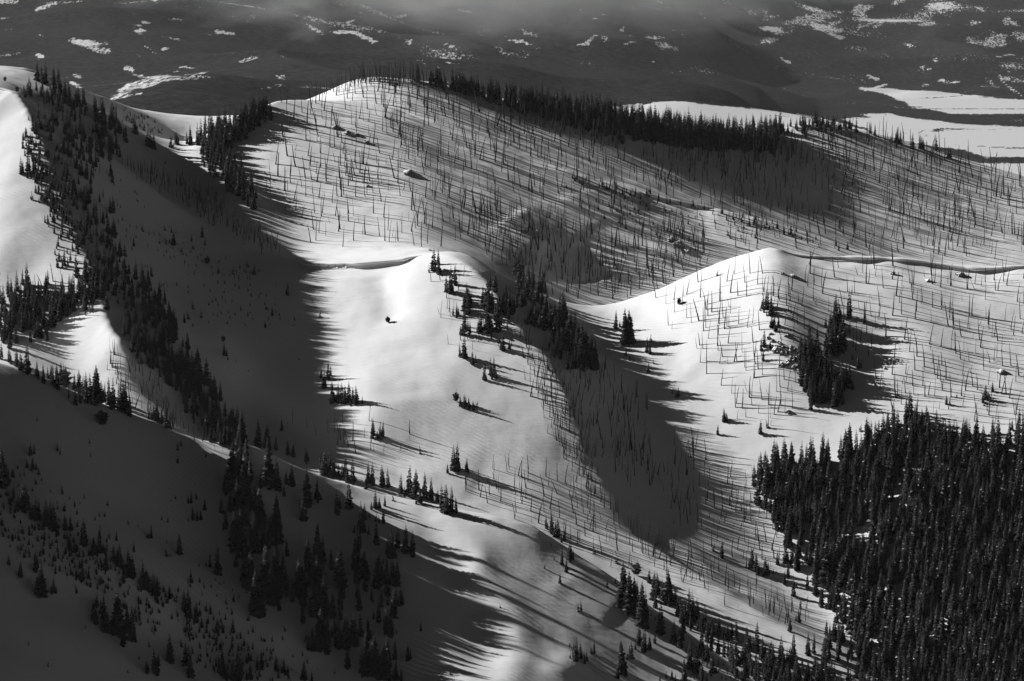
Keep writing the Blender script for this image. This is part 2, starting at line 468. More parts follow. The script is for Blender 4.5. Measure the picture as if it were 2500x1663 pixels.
def far_grid():
    nu, nr = 680, 520
    PX = np.linspace(-900, 3400, nu); D = np.exp(np.linspace(math.log(2450), math.log(15000), nr))
    z = None
    for lev in (16, 8, 4, 2, 1):
        a, b = (nr - 1) // lev + 1, (nu - 1) // lev + 1
        num = np.zeros((a, b)); den = np.zeros((a, b))
        for L in FARL:
            for p, q in zip(L[:-1], L[1:]):
                n = 60
                for k in range(n):
                    t = k / n; px, py, d = [p[m] + (q[m] - p[m]) * t for m in range(3)]
                    i = int(round((px + 900) / 4300 * (b - 1))); j = int(round((math.log(d) - math.log(2450)) / (math.log(15000) - math.log(2450)) * (a - 1)))
                    if 0 <= i < b and 0 <= j < a:
                        num[j, i] += P3(px, py, d)[2]; den[j, i] += 1
        tgt = np.where(den > 0, num / np.maximum(den, 1), 0); W = np.where(den > 0, 1.0, 0)
        if z is None: z = np.full((a, b), -600.0)
        else:
            z = bilin(z, np.linspace(0, z.shape[0] - 1, a)[:, None] + np.zeros((1, b)), np.linspace(0, z.shape[1] - 1, b)[None] + np.zeros((a, 1)))

        def A(v):
            r = W * v
            for ax in (0, 1):
                w_ = np.moveaxis(v, ax, 0); R = np.moveaxis(r, ax, 0)
                q = w_[2:] - 2 * w_[1:-1] + w_[:-2]
                R[2:] += q; R[:-2] += q; R[1:-1] -= 2 * q
                q = 0.01 * (w_[1:] - w_[:-1]); R[1:] += q; R[:-1] -= q
            return r
        bb = W * tgt; r = bb - A(z); p = r.copy(); rs = (r * r).sum()
        for it in range({16: 600, 8: 400, 4: 200, 2: 80, 1: 30}[lev]):
            Ap = A(p); al = rs / (p * Ap).sum(); z = z + al * p; r = r - al * Ap
            rn = (r * r).sum(); p = r + rn / rs * p; rs = rn
    PXg, Dg = np.meshgrid(np.linspace(-900, 3400, z.shape[1]), np.exp(np.linspace(math.log(2450), math.log(15000), z.shape[0])))
    return PXg, Dg, z


# openings in the far forest: (centre px, centre py, half width, half height, tilt of the long axis, how open)
OPEN = [
 (195,100,35,8,.25,.8),(225,112,35,10,.35,.9),(330,130,25,5,.5,.6),(320,165,12,4,.4,.9),(120,12,36,12,-.3,1.0),(20,4,30,8,0,1.0),(140,2,20,6,0,.8),
 (625,32,32,12,-.95,.75),(370,200,70,14,-.35,.95),(310,222,40,10,-.5,.9),(480,188,60,9,-.05,.8),(350,187,28,4,.15,.9),(560,200,60,5,.2,.5),
 (250,190,60,5,-.4,.35),(420,118,30,4,.1,.35),(480,127,16,4,.2,.6),(530,140,25,4,-.1,.4),(400,160,40,4,.5,.3),(690,125,25,5,-.5,.3),
 (850,15,50,8,.1,.6),(860,26,20,6,.2,.7),
 (1130,85,6,13,0,.8),(1180,76,24,5,-.1,.7),(1085,115,25,10,.2,.45),(1250,130,45,14,0,.6),(1340,120,60,14,-.1,.45),(1440,98,32,9,-.6,1.0),(1475,95,18,11,.4,.9),
 (1470,135,30,14,.2,.4),(1535,88,20,5,.1,.8),(1590,92,30,4,.05,.9),(1615,112,20,10,.3,.8),(1620,75,12,3,0,.6),(1670,85,20,3,0,.7),(1655,62,18,4,0,.5),
 (1872,71,36,6,0,1.2),(1885,40,24,6,-.2,.8),(1910,50,12,10,0,.6),(1990,45,60,12,-.2,.9),(2030,75,50,16,.1,1.0),(2045,88,38,10,.2,1.1),(2100,30,26,14,-.5,.95),
 (2110,42,25,10,.1,.9),(2260,58,30,11,0,.9),(2310,60,20,6,0,.6),(2390,22,12,4,.3,.9),(2380,55,30,8,-.2,.9),(2430,100,55,22,-.1,.9),(2470,52,35,14,.3,.9),(2490,90,40,18,0,.9),
 (2210,85,50,16,.1,.5),(2250,100,60,14,.1,.35),(2080,117,40,8,.15,.7),(2160,137,40,9,.1,.6),(2250,166,24,10,.2,.8),(2200,140,40,8,.2,.5),(2350,140,60,12,0,.45),
 (2390,88,24,6,-.3,.8),(2460,180,45,6,.1,.6),(2470,195,35,5,.1,.8),(2360,145,24,5,0,.7),(2450,165,30,14,0,.4),
 (1905,162,14,5,.1,.8),(1930,172,18,7,-.4,.7),(1975,180,22,5,.2,.7),(1850,190,40,3,0,.35),(1840,165,10,2,0,.6),(1930,230,16,4,0,.4),(2000,257,20,3,0,.5),(1770,208,10,4,0,.4),(1520,207,12,2,0,.5),
 (1300,175,60,6,.15,.3),(2312,199,34,4,0,1.3),
]
_ro = np.random.RandomState(12)
for _ in range(90):
    _x, _y = _ro.uniform(-100, 2600), _ro.uniform(0, 230) ** 1.0
    if (700 < _x < 2050 and _y > 170): continue
    OPEN.append((_x, _y, _ro.uniform(8, 38), _ro.uniform(2, 7), _ro.normal(.1, .35), _ro.uniform(.75, 1.15)))
FIELDS = [
 [(2085,213),(2170,216),(2300,225),(2400,236),(2520,246),(2700,258),(2700,300),(2520,278),(2440,278),(2330,277),(2262,268),(2225,262),(2210,248),(2170,232),(2110,221)],
 [(2090,280),(2170,277),(2220,287),(2330,301),(2440,307),(2700,318),(2700,324),(2300,311),(2180,296)],
 [(2050,290),(2150,288),(2300,303),(2440,311),(2700,320),(2700,312),(2440,312),(2280,316),(2260,330),(2290,350),(2400,360),(2520,362),(2700,352),(2700,372),(2500,372),(2390,368),(2280,358),(2180,340)],
 [(2270,322),(2330,316),(2700,318),(2700,358),(2520,358),(2420,362),(2330,358),(2270,348)],
 [(2350,366),(2500,370),(2700,368),(2700,384),(2500,384),(2400,384)],
 [(2380,398),(2700,398),(2700,460),(2450,460)],
 [(1200,290),(1480,262),(1600,248),(1680,248),(1760,258),(1900,272),(2000,286),(2150,330),(2150,420),(1800,420),(1200,400)],
]


def in_poly(poly, x, y):
    c = np.zeros(x.shape, bool); n = len(poly)
    for k in range(n):
        (x1, y1), (x2, y2) = poly[k], poly[(k + 1) % n]
        if y1 == y2: continue
        m = ((y1 > y) != (y2 > y)) & (x < (x2 - x1) * (y - y1) / (y2 - y1) + x1)
        c ^= m
    return c


def build_far():
    PX, D, z = far_grid()
    X = ray(PX, 400)[0] * D
    rough = np.clip((D - 3300) / 1500, 0, 1)
    flat = np.clip((PX - 1850) / 150, 0, 1) * np.clip((9000 - D) / 500, 0, 1) + (PX > 1400) * (D < 4300)
    rough = rough * (1 - np.clip(flat, 0, 1))
    rid = 1 - np.abs(vnoise(X + .3 * D, D, 900, 11)) * 2
    z = z + rough * (45 * rid + 30 * vnoise(X, D, 1500, 12) + 14 * vnoise(X + 200 * vnoise(X, D, 700, 19), D, 330, 13) + 6 * vnoise(X, D, 140, 14))
    px, py = proj(X, D, z)
    snow = np.zeros(X.shape)
    for cx, cy_, rx, ry, tl, s_ in OPEN:
        ca, sa = math.cos(math.atan(tl)), math.sin(math.atan(tl))
        dx, dy = px - cx, py - cy_
        u, v = dx * ca + dy * sa, -dx * sa + dy * ca
        w_ = vnoise(X, D, 60, 15) * .45 + vnoise(X, D, 170, 16) * .5 + vnoise(X, D, 28, 26) * .3
        q = 1.15 - np.hypot(u / rx, v / ry) + w_
        snow = np.maximum(snow, np.clip(q * 2.2, 0, 1) * s_)
    streak = 1 - np.abs(vnoise(X * .9 + D * .5, D * .6 - X * .3, 420, 27)) * 3.2
    snow = np.maximum(snow, 0.12 + .95 * np.clip(streak, 0, 1) * (.5 + .5 * vnoise(X, D, 900, 17)) + .3 * vnoise(X, D, 110, 18) + .3 * vnoise(X, D, 300, 28))
    for f in FIELDS:
        qx, qy = px + 7 * vnoise(X, D, 90, 33), py + 1.8 * vnoise(X, D, 60, 34)
        cov = sum(in_poly(f, qx + a_, qy + b_).astype(float) for a_ in (-5, 0, 5) for b_ in (-2.4, -.8, .8, 2.4)) / 12
        hedge = np.abs(vnoise(X * .3, D, 130, 35)) < .02
        snow = np.where(cov > 0, snow * (1 - cov) + cov * np.where(hedge, .75, 1.6), snow)
    me_v = np.stack([X, D, z], -1).reshape(-1, 3)
    m = bpy.data.materials.new('far_forest_and_snow'); m.use_nodes = True
    nt = m.node_tree; b = nt.nodes['Principled BSDF']; b.inputs['Roughness'].default_value = .95; b.inputs['Specular IOR Level'].default_value = .05
    at = nt.nodes.new('ShaderNodeAttribute'); at.attribute_name = 'openness'
    tc = nt.nodes.new('ShaderNodeTexCoord')
    no = nt.nodes.new('ShaderNodeTexNoise'); no.inputs['Scale'].default_value = 0.12; no.inputs['Detail'].default_value = 3; no.inputs['Roughness'].default_value = .8
    mp = nt.nodes.new('ShaderNodeMapping'); mp.inputs['Scale'].default_value = (1, .25, 1)
    nt.links.new(tc.outputs['Object'], mp.inputs[0]); nt.links.new(mp.outputs[0], no.inputs['Vector'])
    ad = nt.nodes.new('ShaderNodeMath'); ad.operation = 'MULTIPLY_ADD'; ad.inputs[1].default_value = .49; nt.links.new(at.outputs['Fac'], ad.inputs[0]); nt.links.new(no.outputs[0], ad.inputs[2])
    cr = nt.nodes.new('ShaderNodeValToRGB'); cr.color_ramp.elements[0].position = .89; cr.color_ramp.elements[0].color = (0, 0, 0, 1)
    cr.color_ramp.elements[1].position = 1.1; cr.color_ramp.elements[1].color = (1, 1, 1, 1)
    nt.links.new(ad.outputs[0], cr.inputs[0])
    n2 = nt.nodes.new('ShaderNodeTexNoise'); n2.inputs['Scale'].default_value = .05; n2.inputs['Detail'].default_value = 5; n2.inputs['Roughness'].default_value = .85; nt.links.new(tc.outputs['Object'], n2.inputs['Vector'])
    c2 = nt.nodes.new('ShaderNodeValToRGB'); c2.color_ramp.elements[0].position = .38; c2.color_ramp.elements[0].color = (.004, .004, .004, 1); c2.color_ramp.elements[1].position = .7; c2.color_ramp.elements[1].color = (.045, .045, .045, 1)
    nt.links.new(n2.outputs[0], c2.inputs[0])
    mx = nt.nodes.new('ShaderNodeMix'); mx.data_type = 'RGBA'; nt.links.new(cr.outputs[0], mx.inputs[0]); nt.links.new(c2.outputs[0], mx.inputs[6]); mx.inputs[7].default_value = (.6, .6, .6, 1)
    nt.links.new(mx.outputs[2], b.inputs['Base Color'])
    o = mesh_np('far_hills', me_v, grid_faces(*X.shape), m, smooth=True)
    a = o.data.attributes.new('openness', 'FLOAT', 'POINT'); a.data.foreach_set('value', snow.astype(np.float32).ravel())
    o['kind'] = 'structure'
    return z


FAR_MIN = float(build_far().min())


def box(name, lo, hi, m):
    v = np.array([[x, y, z] for z in (lo[2], hi[2]) for y in (lo[1], hi[1]) for x in (lo[0], hi[0])], float)
    f = np.array([[0, 2, 3, 1], [4, 5, 7, 6], [0, 1, 5, 4], [2, 6, 7, 3], [0, 4, 6, 2], [1, 3, 7, 5]])
    return mesh_np(name, v, f, m)


def volmat(name, dens, col=.95, aniso=.2):
    m = bpy.data.materials.new(name); m.use_nodes = True
    nt = m.node_tree; nt.nodes.clear()
    out = nt.nodes.new('ShaderNodeOutputMaterial'); v = nt.nodes.new('ShaderNodeVolumePrincipled')
    v.inputs['Color'].default_value = (col, col, col, 1); v.inputs['Density'].default_value = dens; v.inputs['Anisotropy'].default_value = aniso
    nt.links.new(v.outputs[0], out.inputs['Volume'])
    return m, nt, v


hz = box('haze', (-7000, -60, min(FAR_MIN, float(Z.min())) - 1.0), (7000, 16000, 20.0), volmat('haze_air', 8.0e-6)[0])
hz['kind'] = 'stuff'; hz['label'] = 'thin pale haze in the air over the valley'


# ------------------------------------------------------------------ trees
M_needle = mat('needles', 0.035); M_bark = mat('bark', 0.06); M_burnt = mat('burnt_wood', 0.03); M_load = mat('snow_on_branches', 0.25)


def tube(pts, rad, sides=4):
    pts = np.array(pts, float); V = []; Fc = []
    for k, p in enumerate(pts):
        t = pts[min(k + 1, len(pts) - 1)] - pts[max(k - 1, 0)]; t /= np.linalg.norm(t)
        a = np.cross(t, [0.31, 0.95, 0.05]); a /= np.linalg.norm(a); b = np.cross(t, a)
        for q in range(sides):
            w_ = 2 * math.pi * q / sides
            V.append(p + rad[k] * (a * math.cos(w_) + b * math.sin(w_)))
    for k in range(len(pts) - 1):
        for q in range(sides):
            r = (q + 1) % sides; i = k * sides
            Fc += [(i + q, i + r, i + sides + r), (i + q, i + sides + r, i + sides + q)]
    return np.array(V), np.array(Fc)


def merge(parts):
    V, Fc, n = [], [], 0
    for v, f in parts:
        V.append(v); Fc.append(f + n); n += len(v)
    return np.concatenate(V), np.concatenate(Fc)


def conifer_np(seed, whorls, per, width, pine=False, lean=0.0, snowy=.12, low=.04):
    """unit-high tree; returns trunk (V,F), crown (V,F), material index of each crown face"""
    R = np.random.RandomState(seed)
    bend = R.uniform(-lean, lean, 2)
    ax = lambda h: np.array([bend[0] * h * h, bend[1] * h * h, h])
    trunk = tube([ax(h) for h in (-.05, .25, .6, .99)], [.017, .014, .009, .002], 5)
    V = []; Fc = []; M = []; n = 0
    side = R.uniform(0, 6.28)
    gap = R.uniform(0, 1, whorls) < .1
    for k in range(whorls):
        h = low + (1 - low) * (k / (whorls - 1)) ** .95
        hh = (h - low) / (1 - low)
        if pine: Lr = width * (math.sin(min(1, hh * 1.15 + .12) * math.pi) ** .6 * .9 + .12)
        else: Lr = width * ((1 - hh) ** .8 * .95 + .035) * (min(1, .55 + hh * 5))
        if gap[k]: Lr *= .6
        m = max(3, int(round(per * (.55 + .45 * (1 - hh)))))
        ph = R.uniform(0, 6.28)
        for b in range(m):
            a = ph + 6.283 * b / m + R.uniform(-.3, .3)
            L = Lr * R.uniform(.6, 1.2) * (1 + .15 * math.cos(a - side))
            dr = (R.uniform(.1, .5) if pine else R.uniform(-.75, -.15) + .5 * hh) * L
            c, s_ = math.cos(a), math.sin(a); o = ax(h + R.uniform(-.01, .01))
            w_ = L * R.uniform(.28, .42) + .006
            mid = o + np.array([c * L * .6, s_ * L * .6, dr * .45]); tip = o + np.array([c * L, s_ * L, dr])
            pr = np.array([-s_, c, 0]) * w_
            droop = np.array([0, 0, -w_ * (.9 if not pine else .4)])
            V += [o, mid + pr + droop * .5, tip, mid - pr + droop * .5, mid + droop * 1.3, mid + np.array([0, 0, w_ * .35])]
            Fc += [(n, n + 1, n + 5), (n + 1, n + 2, n + 5), (n, n + 5, n + 3), (n + 5, n + 2, n + 3), (n, n + 4, n + 2)]
            sn = 1 if R.uniform() < snowy else 0
            M += [sn, sn, sn, sn, 0]; n += 6
    return trunk, (np.array(V), np.array(Fc)), np.array(M)


def snag_np(seed):
    R = np.random.RandomState(seed)
    ln = R.normal(0, .05 + .05 * (seed % 3 == 0), 2); bd = R.normal(0, .06, 2)
    ax = lambda h: np.array([ln[0] * h + bd[0] * h * h, ln[1] * h + bd[1] * h * h, h])
    broken = R.uniform() < .3
    hs = np.linspace(-.04, 1, 6); rr = [.026 * (1 - .75 * max(0, h)) + (.004 if broken else .001) for h in hs]
    parts = [tube([ax(h) for h in hs], rr, 4)]
    nb = R.choice([0, 2, 4, 7, 12, 18])
    for k in range(nb):
        h = R.uniform(.3, .97); a = R.uniform(0, 6.28); L = R.uniform(.02, .10) * (1.25 - h)
        up = R.uniform(-.4, .7)
        o = ax(h); t = o + np.array([math.cos(a) * L, math.sin(a) * L, up * L])
        parts.append(tube([o, t], [.0075, .003], 3))
    if R.uniform() < .16:                 # a fork
        h = R.uniform(.3, .6); a = R.uniform(0, 6.28); L = R.uniform(.25, .4)
        o = ax(h); parts.append(tube([o, o + np.array([math.cos(a) * L * .25, math.sin(a) * L * .25, L * .5]), o + np.array([math.cos(a) * L * .3, math.sin(a) * L * .3, L])], [.008, .006, .002], 4))
    return merge(parts)


CON = [conifer_np(100 + k, 34, 9, .15 + .015 * (k % 4), lean=.015, low=.03 + .02 * (k % 3), snowy=.07) for k in range(8)]
CONL = [conifer_np(200 + k, 24, 7, .135 + .015 * (k % 4), lean=.02, low=.04, snowy=.02) for k in range(8)]
PINE = [conifer_np(300 + k, 16, 9, .30, pine=True, lean=.08, low=.10, snowy=.04) for k in range(4)]
YNG = [conifer_np(400 + k, 12, 6, .24, lean=.25, low=.0, snowy=.05) for k in range(8)]
SNG = [snag_np(500 + k) for k in range(28)]


def mesh_of(name, vf, mats, mi=None):
    v, f = vf
    me = bpy.data.meshes.new(name)
    me.vertices.add(len(v)); me.vertices.foreach_set('co', np.ascontiguousarray(v, np.float32).ravel())
    me.loops.add(f.size); me.loops.foreach_set('vertex_index', np.ascontiguousarray(f, np.int32).ravel())
    me.polygons.add(len(f)); me.polygons.foreach_set('loop_start', np.arange(0, f.size, 3, dtype=np.int32))
    for m in mats: me.materials.append(m)
    if mi is not None: me.polygons.foreach_set('material_index', np.ascontiguousarray(mi, np.int32))
    me.update()
    return me


# hand-read trees. zoom views of the photo: (x0, y0); numbers are x, base y, height in view pixels (2.357 per photo pixel); p = round-headed pine
K = 2357 / 1000.0
ROUND = set()
LIST = [
 ('on the crest of the shaded near ridge', 0, 500, """10 890 110,55 905 95,95 930 110,120 950 95,160 970 160,215 985 85,250 990 60,275 995 65,295 1000 85,328 1010 90,370 1050 130 p,430 1060 90,455 1075 130,495 1080 120,520 1120 140,555 1130 190,585 1130 120,630 1150 160,655 1165 170,690 1185 150,720 1195 150,745 1205 120,855 1235 75,885 1245 100,905 1250 130,930 1260 100,955 1285 140,975 1290 100,590 1270 100 p,1260 1365 160,1310 1385 60,1340 1280 120,1390 1380 190,1485 1395 170,1540 1400 140,1590 1410 80,1655 1440 90,1690 1450 80,1760 1480 90"""),
 ('on the dark slope left of the bright bowl', 0, 500, """1290 870 90,1285 790 45 p,1110 600 50,1160 650 50,1525 710 50,1465 405 70,1340 400 50,1375 425 35,1255 395 50,1195 340 50 p,1000 235 90,1060 680 60,1085 660 50,1385 610 35,1440 625 20,1535 605 40,1565 640 60,1425 360 50,1100 210 45,1165 190 80,1180 235 50,1110 255 40,770 240 60,820 155 50,870 410 70,950 150 40,985 160 40,955 230 30,975 215 30,1045 270 30,1655 520 80,1720 895 20,1430 960 15,1490 385 25,1590 470 20,1620 1300 70,1290 410 20,1800 560 15,1360 905 20,1310 895 30,930 470 25,980 310 25,1110 700 30"""),
 ('at the shaded foot of the bright bowl', 0, 500, """1840 650 45,1890 1005 110,1867 1055 100,1850 1055 40,1910 1140 130,1945 1135 110,1965 1140 120,1985 1145 110,2010 1135 120,2030 1140 90,2050 1150 110,2145 1325 100,2190 1340 80,2205 1340 100"""),
 ('along the lower end of the dark left spur', 0, 500, """1190 1040 160,1215 1100 150,1235 1110 130,1270 1130 120,1110 1020 180,1140 1040 220,1195 1195 70,1225 1195 90,1165 1140 90,1330 1250 90,1080 990 160,1050 960 150,1000 700 110,940 660 130,920 620 120,880 610 110,820 480 150,850 500 110,780 430 120"""),
 ('on the snowy summit at the upper left', 0, 0, """215 465 115,240 470 90,262 485 130,285 520 190,310 525 150,340 545 150,375 560 110,400 600 120,170 550 110,140 560 70,30 470 35 p,100 530 40 p,235 560 70,450 590 110,480 600 120,500 640 60"""),
 ('below the summit on the dark upper slope', 0, 0, """555 690 130,585 720 160,640 740 190,660 760 200,700 770 210,775 770 110,850 840 90,868 850 110,885 858 100,725 820 100,950 945 30,985 850 70,1015 830 70,430 700 60,460 775 70,330 640 90,360 700 80,300 700 90,270 760 100"""),
 ('on the bright left edge of the steep spur', 0, 0, """165 1000 150,200 1000 150,230 890 60,150 790 60,175 830 70,185 1150 50,265 1160 110,300 1180 90,240 1000 80,275 1290 60,340 1500 70,370 1530 110,330 1540 60"""),
 ('in the clump on the sunlit shoulder', 750, 500, """730 380 130,755 400 110,700 390 40,810 520 220,825 510 160,800 500 90,905 600 100,930 570 90,975 740 240,1000 730 120,905 750 150,1040 600 180,1035 735 180,1060 730 110,1095 730 160,1130 620 120,1165 600 120,1190 600 60,905 880 130,880 750 60,1125 840 120,950 920 80,1020 1010 100,1055 985 110,1075 990 120,860 640 80,1085 450 50,1150 720 60,1105 700 70"""),
 ('in the dark stand along the shaded gully', 750, 500, """1240 450 70,1270 500 80,1330 560 90,1375 620 120,1310 700 130,1360 720 160,1400 720 140,1430 790 150,1465 700 130,1440 860 150,1480 800 130,1495 840 180,1525 850 230,1550 880 180,1580 900 200,1605 900 190,1625 920 150,1645 950 130,1665 950 140,1510 790 100,1540 940 120,1275 680 80,1340 640 90"""),
 ('on the bright slope right of the shaded gully', 750, 500, """1775 715 110,1830 800 200,1850 800 190,1865 790 150,1835 870 60,1855 895 50,1955 850 90,1970 860 80,1975 790 50,1965 965 60,1993 915 30,2100 1085 35,2125 1110 40,2137 1105 60,2140 570 40 p"""),
 ('in the middle of the smooth snow bowl', 750, 500, """855 1135 70 p,880 1160 60,905 1170 80,930 1180 60,955 1185 60,975 1165 40,465 680 45 p"""),
 ('on the white dome below the bowl', 750, 500, """865 1535 170,840 1530 150,808 1545 60,918 1535 80,650 1430 50"""),
 ('on the near crest before the white dome', 750, 998, """75 350 100,100 385 160,130 380 150,155 390 120,180 400 90,220 410 160,262 430 150,350 430 130,375 435 130,430 450 130,465 455 120,540 490 120,590 500 180,620 520 150,650 545 100,680 520 160,715 530 140,750 540 80,775 590 150,800 600 160,830 600 150,855 600 90"""),
 ('high on the shaded near slope', 750, 998, """240 580 160,170 610 140,55 520 120,390 575 100,415 570 60,448 560 60,495 530 40,437 660 80,310 710 170,330 640 90,395 780 130,270 715 50,485 860 160,520 800 110,570 830 160,605 850 140,415 900 70,395 650 50"""),
 ('beside the shadow streaks', 750, 998, """280 930 190,320 970 180,460 1000 150,490 1010 150,520 1020 150,510 1140 110,540 1130 100,190 1020 230,370 1110 90,465 1130 60,410 1230 130,455 1300 160,490 1300 100,655 1280 60,580 1450 90,595 1440 60"""),
 ('in the tall dark clump low on the near slope', 750, 998, """30 1000 150,60 1050 200,90 1060 180,40 1200 200,100 1190 220,150 1200 150,30 1390 130,80 1360 200,180 1380 170,225 1385 200,265 1360 180,350 1320 120,340 1540 250,390 1500 200,440 1560 220,510 1560 110,540 1565 80,770 1545 25,825 1530 35"""),
 ('around the grey hump of the near ridge', 750, 998, """1110 1145 25,1405 720 130,1440 740 120,1375 690 90,1480 760 80,1510 880 130,1465 900 100,1490 940 90,1530 870 60,1455 1005 60,1655 835 50,1780 890 50,1402 790 30,1550 1450 130,1535 1430 80,1570 1440 100,1510 1370 30,1650 1410 80,1560 1165 50,1575 1165 60,1365 920 30,1420 870 25,1725 1025 45"""),
 ('on the steep right shoulder of the near ridge', 750, 998, """1820 1130 230,1850 1170 220,1880 1180 200,1920 1250 240,1945 1200 150,1805 1530 190,1865 1440 100,1910 1360 110,1940 1400 130,1970 1390 90,2000 1350 60,2030 1300 180,2110 1350 130,2145 1370 120,2200 1500 180,2240 1520 170,2170 1560 130,2300 1450 110,2270 1560 120,2100 1560 60"""),
 ('along the right crest of the near ridge', 1500, 998, """130 960 90 p,200 1000 80,255 1070 110,310 1120 200,350 1130 100,380 1180 110,430 1210 180,480 1210 100,520 1260 140,560 1300 110,600 1310 100,650 1330 100,700 1330 130,760 1380 130,820 1400 180,850 1430 120,900 1440 110,960 1470 170,1010 1490 130,780 1520 130,740 1470 120,870 1540 120,930 1550 110,1000 1560 100,1050 1560 120,1110 1570 120,560 1520 120,510 1430 110"""),
 ('on the valley floor beside the dense forest', 1500, 998, """1150 1340 290,1190 1570 180,1060 1230 80,1070 1150 60,1010 1280 95,1030 1080 130,980 1010 90,1000 970 90,985 890 130,1050 930 190,1020 900 120,1160 1000 240,1215 1000 240,1260 1010 200,1310 1040 200,1295 1330 120,1320 1230 170,955 650 110,840 450 200,875 490 220,850 570 60,870 580 90,1220 1300 90"""),
 ('on the striped snow above the valley floor', 1500, 998, """620 860 110,790 910 120,815 940 110,868 960 110,570 820 50,775 920 60,830 950 60"""),
 ('above the dense forest on the bright slope', 1500, 998, """630 75 80,595 150 60,842 145 80,880 110 50,1415 130 45"""),
 ('in the upright clump on the bright right slope', 1500, 500, """1240 720 100,1265 720 160,1285 720 180,1300 710 120,1215 700 60,1220 860 140,1245 850 170,1270 850 180,1300 850 170,1320 840 150,1310 1060 180,1330 1060 150,1350 1050 150,1370 890 40,1400 940 80,1415 940 50,1260 1010 90,1290 1020 70"""),
 ('on the rocky rib below the white peak', 1500, 500, """855 600 90,880 600 110,900 640 100,920 700 90,945 700 60,860 820 110,855 900 80,895 830 60,925 730 60,930 640 50,1000 860 60,1020 900 70,870 570 60,900 590 60"""),
 ('far right on the bright slope', 1500, 500, """2135 1120 90,2120 1140 70,2155 1110 40,2175 1075 60,1910 1150 60,1930 1155 40,1970 1110 30,370 575 45 p,590 410 40"""),
 ('on the upper left of the dark near slope', 0, 998, """175 265 95,198 260 60,10 440 200,40 440 140,75 395 70,155 340 60,190 350 80,225 380 50,60 560 60,100 590 90,140 390 35,240 415 25,360 490 50,370 590 50,515 200 30,520 275 30,330 245 50,345 265 40,215 70 30,1025 240 45,1040 215 40,1022 310 45,1185 280 35,570 620 35"""),
 ('in the band across the dark near slope', 0, 998, """130 570 140,155 580 140,185 640 120,205 640 140,225 640 120,265 650 130,290 680 150,310 700 150,375 700 90,405 700 80,480 790 150,430 830 80,400 810 90,170 730 60,50 900 60,205 940 120,235 1085 190,215 1060 100,120 970 90,540 840 100,575 830 140,610 930 130,655 880 90,690 910 130,675 900 100,740 960 150,765 970 120,710 1000 80,825 1040 170,850 1050 120,885 1070 130,905 1075 110,670 760 60,440 1060 50,475 990 110,440 970 60,310 1060 90,320 950 60"""),
 ('in the middle of the dark near slope', 0, 998, """870 745 80,770 825 60,1030 840 120,960 850 50,1210 910 80,1250 955 170,1100 545 70,1130 520 40,1110 640 75,1135 645 70,1155 640 60,1180 585 65,1360 910 70,1100 1000 80,1175 1030 35,1215 1030 25,930 640 30,965 655 35,980 850 20,1345 1110 50,1010 520 30,985 535 20,1120 440 15"""),
 ('in the column down the near slope', 0, 998, """1300 480 130,1340 460 250,1365 440 200,1325 590 120,1355 580 110,1275 600 90,1300 690 110,1545 455 270,1590 465 170,1680 445 120,1350 800 200,1385 820 220,1460 600 170,1495 680 210,1555 750 280,1605 780 200,1465 830 220,1530 1060 260,1560 1130 220,1590 1080 260,1410 990 180,1440 1040 200,1470 1190 250,1490 1190 180,1720 1080 200,1745 1080 180,1775 1010 90,1745 645 170,1765 560 200,1620 950 60,1605 1145 30"""),
 ('near the foot of the dark near slope', 0, 998, """540 1210 120,600 1270 190,620 1290 130,680 1300 240,710 1370 150,735 1330 200,760 1320 180,660 1300 100,560 1140 80,975 1095 80,1060 1170 130,1085 1200 160,1130 1230 120,890 1520 140,975 1460 160,905 1520 100,1095 1540 150,1070 1480 140,1280 1530 140,1370 1560 180,1340 1565 120,1300 1560 80,1440 1560 100,1505 1500 110,1590 1510 90,1635 1520 80,1750 1560 110,1250 1290 80,1340 1290 90,1210 1180 60,490 1265 25,165 1360 25,275 1485 30,735 1520 25,800 1440 30,860 1375 40,1240 1360 45,1270 1400 50,1190 1290 60,1160 1260 60,1430 1220 45,1565 1340 40"""),
]
